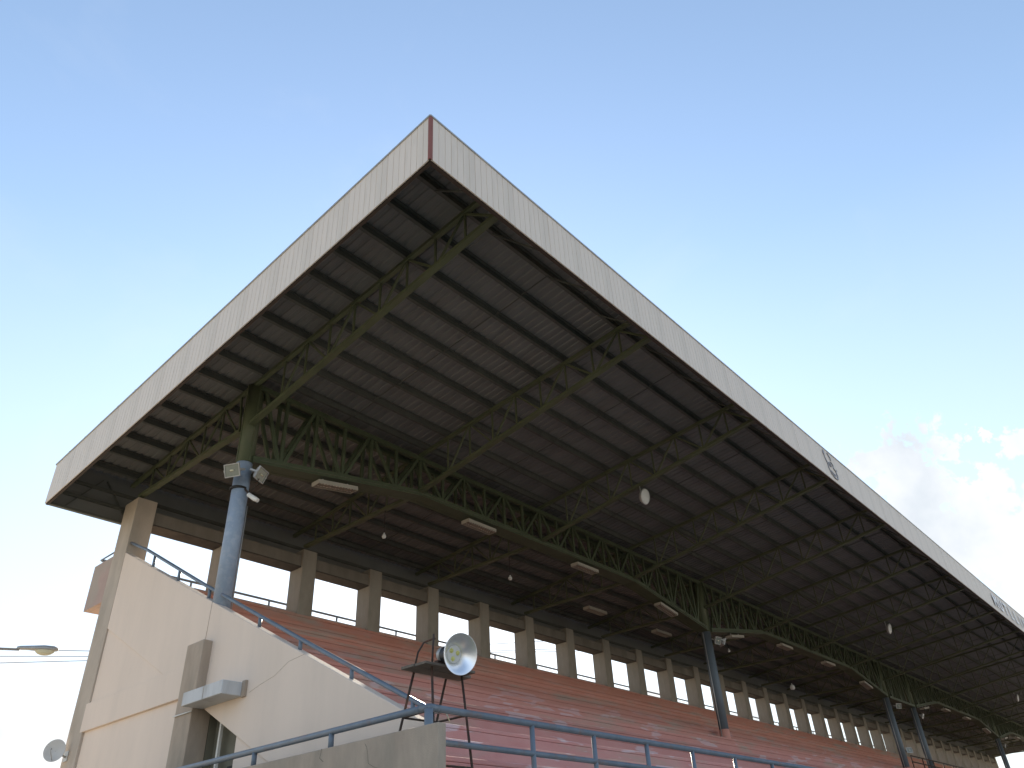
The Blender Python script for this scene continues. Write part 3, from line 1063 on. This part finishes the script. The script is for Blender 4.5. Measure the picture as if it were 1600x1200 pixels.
def high_bay(t, R=0.25, chips=True):
    """LED high-bay lamp, local +Z is the beam"""
    MB().lathe([(R * .40, 0.0), (R * .55, 0.05), (R * .98, 0.165), (R, 0.17), (R * 1.0, 0.176), (R * .985, 0.176), (R * .54, 0.058), (R * .42, 0.01)], 40).build('reflector', ALU, t)
    MB().lathe([(0.0, 0.014), (R * .44, 0.014), (R * .44, 0.024), (R * .40, 0.028), (0.0, 0.028)], 28).build('led_plate', LENS, t)
    if chips:
        for a in (20, 140, 260):
            x, y = R * .23 * math.cos(math.radians(a)), R * .23 * math.sin(math.radians(a))
            MB().lathe([(0.0, 0.046), (R * .085, 0.043), (R * .12, 0.028)], 14, Matrix.Translation((x, y, 0))).build('led_chip', CHIP, t)
    hs = MB()
    hs.lathe([(0.0, 0.002), (R * .44, 0.0), (R * .30, -0.02), (R * .30, -0.17), (0, -0.17)], 24)
    for k in range(20):
        a = 2 * math.pi * k / 20
        c_, s_ = math.cos(a), math.sin(a)
        hs.bar((c_ * R * .38, s_ * R * .38, -0.012), (c_ * R * .38, s_ * R * .38, -0.165), 0.006, R * .16, (-s_, c_, 0))
    hs.build('heat_sink', HEAT, t)
    MB().lathe([(0.0, -0.17), (R * .36, -0.17), (R * .36, -0.25), (R * .2, -0.27), (0, -0.27)], 20).build('driver_box', STEEL, t)
    return t


# lamp on the iron stand ------------------------------------------------
st = empty('iron_stand', (-0.22, 1.45, 0.85))
tag(st, 'rusty four-legged iron stand with a plank top behind the corner of the front rail', 'stand')
BASE = {'n': (-0.585, 1.13), 'l': (-0.53, 1.80), 'f': (0.03, 1.78), 'r': (0.03, 1.16)}
TOP = {'n': (-0.50, 1.27), 'l': (-0.48, 1.62), 'f': (0.10, 1.63), 'r': (0.12, 1.36)}
BASE0 = {k: (BASE[k][0] + (BASE[k][0] - TOP[k][0]) * 1.6, BASE[k][1] + (BASE[k][1] - TOP[k][1]) * 1.2) for k in BASE}


def legp(k, z):
    t_ = (z - 0.85) / (2.40 - 0.85)
    a, b = BASE0[k], TOP[k]
    return (a[0] + (b[0] - a[0]) * t_, a[1] + (b[1] - a[1]) * t_, z)


for k in 'nlfr':
    part('leg', MB().tube([legp(k, 0.85), legp(k, 2.40)], 0.016, 6), RUST, st)
for z in (1.88, 1.26):
    for a, b in (('n', 'l'), ('l', 'f'), ('f', 'r'), ('r', 'n')):
        part('rung', MB().tube([legp(a, z), legp(b, z)], 0.0135, 6), RUST, st)
part('plank', MB().box(-0.70, 0.34, 1.40, 1.62, 2.40, 2.435), WOOD, st, 0.004)
part('plank', MB().box(-0.68, 0.20, 1.19, 1.385, 2.402, 2.434), WOOD, st, 0.004)
part('handle_rod', MB().tube([(-0.60, 1.48, 2.41), (-0.57, 1.45, 2.60), (-0.52, 1.40, 2.72), (-0.44, 1.34, 2.76), (-0.41, 1.30, 2.77)], 0.012, 6), RUST, st)
part('upright_rod', MB().tube([legp('n', 2.38), (-0.495, 1.26, 2.6), (-0.49, 1.25, 2.80)], 0.013, 6), RUST, st)
hb = empty('high_bay_lamp', (-0.31, 1.09, 2.545))
tag(hb, 'round silver LED high-bay lamp with three yellow chips on the iron stand', 'lamp')
hb.rotation_euler = aim((-0.17, -0.95, -0.20)).to_euler()
high_bay(hb, 0.25)
part('saddle', MB().box(-0.39, -0.19, 1.28, 1.34, 2.436, 2.50), RUST, hb)
ties = empty('rope_tie', (-0.05, 1.05, 1.85))
tag(ties, 'short pale rope knot tied on the rung under the round silver lamp', 'rope')
part('strand', MB().tube([(-0.42, 1.20, 1.90), (-0.36, 1.19, 1.93), (-0.30, 1.18, 1.92)], 0.013, 6), LAMPLENS, ties)
part('tail', MB().tube([(-0.36, 1.17, 1.87), (-0.345, 1.15, 1.82), (-0.33, 1.13, 1.76)], 0.009, 6), LAMPLENS, ties)

# hanging lamps under the front cantilever
for (x, lab) in ((10.0, 'grey round hanging lamp under the third front truss'), (30.0, 'bright-rimmed hanging lamp under the seventh front truss'),
                 (54.635, 'thin bright hanging lamp near the right edge of the photo')):
    t = empty('hanging_lamp', (x, 3.78, 9.0))
    tag(t, lab, 'lamp', 'round lamps hung under the front trusses')
    t.rotation_euler = aim((0.0, -0.97, -0.28)).to_euler()
    MB().lathe([(0.0, 0.03), (0.19, 0.028), (0.215, 0.012), (0.22, 0.0)], 28).build('lens', LENS, t)
    MB().lathe([(0.225, 0.02), (0.235, 0.0), (0.18, -0.08), (0.08, -0.13), (0.0, -0.13)], 28).build('shell', STEEL, t)
    rod = MB().tube([(x, 3.90, zlow(3.90)), (x, 3.90, 9.02)], 0.016, 6)
    part('drop_rod', rod, STEEL, t)
for (x, y, z, s, lab) in ((5.0, 8.9, 8.02, 0.10, 'small white bulb hanging under the rear ceiling over the third window'),
                          (10.0, 8.85, 8.03, 0.10, 'small white bulb hanging under the rear ceiling over the fifth window'),
                          (23.6, 8.6, 8.0, 0.09, 'tiny white bulb under the rear ceiling right of the second column'),
                          (31.0, 9.2, 7.6, 0.20, 'larger dim globe under the rear ceiling between the second and paired columns')):
    t = empty('hanging_bulb', (x, y, z))
    tag(t, lab, 'lamp', 'bulbs under the rear ceiling')
    MB().lathe([(0.0, -s * .6), (s * .45, -s * .45), (s * .6, 0.0), (s * .45, s * .45), (0.02, s * .7), (0.02, s)], 16).build('globe', LENS, t)
    part('cord', MB().tube([(x, y, z + s), (x, y, 8.78)], 0.008, 6), BLACK, t)

# ================================================================== SIGN AND EMBLEM ON THE FASCIA
sg = empty('fascia_lettering', (37, -0.05, 9.9))
tag(sg, 'row of pale raised letters on the front fascia at the right edge of the photo', 'sign')


def letter(ch, x, z, h, sx):
    cu = bpy.data.curves.new('letter', 'FONT')
    cu.body = ch
    cu.size = h / 0.70
    cu.extrude = 0.005
    cu.offset = 0.022
    cu.align_x = 'CENTER'
    tmp = bpy.data.objects.new('letter_source', cu)
    COL.objects.link(tmp)
    dg = bpy.context.evaluated_depsgraph_get()
    me = bpy.data.meshes.new_from_object(tmp.evaluated_get(dg))
    bpy.data.objects.remove(tmp)
    me.materials.clear()
    me.materials.append(SIGNW)
    me.materials.append(SIGND)
    for p in me.polygons:
        p.material_index = 0 if abs(p.normal.z) > 0.7 else 1
    o = link('letter', me, sg, 0, None, (x, -0.045, z))
    o.rotation_euler = (math.pi / 2, 0, 0)
    o.scale = (sx, 1, 1)
    o.matrix_parent_inverse = root_inv(sg)


for i, ch in enumerate('MUTLLIN'):
    letter(ch, 34.15 + i * 1.02, 9.90, 0.56, 1.35)

em = empty('fascia_emblem', (14.8, -0.03, 10.3))
tag(em, 'grey outlined emblem painted on the front fascia left of the clouds', 'emblem')


def stroke(pts, w):
    mb_ = MB()
    P = [(14.75 + a * 0.5, -0.014, 10.22 + b * 0.42) for a, b in pts]
    for a, b in zip(P[:-1], P[1:]):
        mb_.bar(a, b, w * 0.75, 0.02, (0, 1, 0))
    part('stroke', mb_, EMBLEM, em)


stroke([(-0.75, 0.95), (-0.85, 0.6)], 0.12)
stroke([(-0.15, 0.98), (0.15, 0.72), (0.18, 0.5)], 0.07)
stroke([(-0.85, 0.6), (-0.75, 0.2), (-0.6, -0.05), (-0.65, -0.4), (-0.45, -0.75), (0.0, -0.98), (0.45, -0.9), (0.6, -0.6), (0.5, -0.2)], 0.06)
stroke([(-0.3, 0.15), (-0.1, 0.05), (-0.15, -0.1), (-0.32, -0.02), (-0.3, 0.15)], 0.10)
stroke([(0.2, -0.05), (0.45, -0.2), (0.75, -0.1)], 0.05)
stroke([(-0.35, -0.55), (0.0, -0.7), (0.35, -0.62)], 0.06)
stroke([(0.05, 0.35), (0.3, 0.2), (0.25, 0.0)], 0.035)
stroke([(0.0, -0.98), (0.05, -0.75)], 0.05)

# ================================================================== STREET LAMP, CABLES, DISH
sl = empty('street_lamp', (-4.3, 13.75, GROUND))
tag(sl, 'grey street lamp head on a thin arm reaching in from the left edge', 'street lamp')
part('pole', MB().tube([(-4.3, 13.75, GROUND), (-4.3, 13.75, 4.3), (-4.2, 13.71, 4.62)], [0.09, 0.06, 0.05], 12), STEEL, sl)
part('arm', MB().tube([(-4.2, 13.71, 4.62), (-3.6, 13.48, 4.76), (-1.6, 12.70, 4.82)], 0.026, 10), STEEL, sl)
ax = Vector((0.93, -0.362, 0.02)).normalized()
p0 = Vector((-1.66, 12.72, 4.815))
hd = MB()
prof = [(0.0, 0.035, 0.035), (0.06, 0.055, 0.05), (0.25, 0.085, 0.065), (0.5, 0.13, 0.085), (0.68, 0.125, 0.075), (0.76, 0.08, 0.045), (0.785, 0.01, 0.01)]
side = ax.cross(Vector((0, 0, 1))).normalized()
vs, n = [], 14
for d, w_, h_ in prof:
    for k in range(n):
        a = 2 * math.pi * k / n
        hh = h_ * (1.0 if math.sin(a) > 0 else 0.45)
        vs.append(p0 + ax * d + side * (w_ * math.cos(a)) + Vector((0, 0, hh * math.sin(a) + 0.03)))
fs = [(i * n + k, i * n + (k + 1) % n, (i + 1) * n + (k + 1) % n, (i + 1) * n + k) for i in range(len(prof) - 1) for k in range(n)]
hd.add(vs, fs + [tuple(range(n))], True)
part('head', hd, STEEL, sl)
bw = MB()
vs = []
for j in range(5):
    ph = math.pi / 2 * j / 4
    for k in range(n):
        a = 2 * math.pi * k / n
        vs.append(p0 + ax * (0.53 + 0.19 * math.cos(a) * math.cos(ph)) + side * (0.11 * math.sin(a) * math.cos(ph)) + Vector((0, 0, 0.005 - 0.10 * math.sin(ph))))
fs = [(i * n + k, i * n + (k + 1) % n, (i + 1) * n + (k + 1) % n, (i + 1) * n + k) for i in range(4) for k in range(n)]
bw.add(vs, fs, True)
part('bowl', bw, LAMPLENS, sl)

for lab, A, B in (('topmost', (6.16, 40.8), (9.71, 38.43)), ('middle', (6.66, 42.18), (10.18, 39.46)), ('lowest', (7.17, 43.55), (10.55, 40.28))):
    mb_ = MB()
    A, B = Vector((*A, 12.0)), Vector((*B, 12.0))
    pts = [A + (B - A) * (-5 + k) + Vector((0, 0, -0.9 + 0.012 * (k - 6) ** 2 + 0.86)) for k in range(14)]
    mb_.tube(pts, 0.02, 5)
    o = mb_.build('power_cable', CABLEM)
    tag(o, 'faint %s of three overhead cables behind the street lamp' % lab, 'cable', 'overhead cables at the left')

dish = empty('satellite_dish', (-0.36, 12.78, 2.97))
tag(dish, 'small grey satellite dish on the lower left edge of the end pier', 'satellite dish')
DM = Matrix.Translation((-0.36, 12.78, 2.97)) @ aim((-0.66, -0.66, 0.05))
part('reflector', MB().lathe([(0.0, -0.035), (0.09, -0.028), (0.16, -0.012), (0.215, 0.006), (0.22, 0.012), (0.215, 0.012), (0.16, -0.004), (0.09, -0.02), (0.0, -0.027)], 32, DM), DISHM, dish)
cc = Vector((-0.36, 12.78, 2.97))
dd = Vector((-0.66, -0.66, 0.05)).normalized()
part('feed_arm', MB().tube([cc + Vector((0, 0, -0.2)), cc + dd * 0.2 + Vector((0, 0, -0.03))], 0.008, 6), STEEL, dish)
part('feed_head', MB().tube([cc + dd * 0.16, cc + dd * 0.21], 0.016, 8), STEEL, dish)
part('wall_bracket', MB().tube([cc - dd * 0.03, cc + Vector((0.12, 0.05, -0.05)), (WX - 0.006, 12.80, 2.86)], 0.018, 8).box(WX - 0.02, WX - 0.005, 12.70, 12.90, 2.78, 2.98), STEEL, dish)
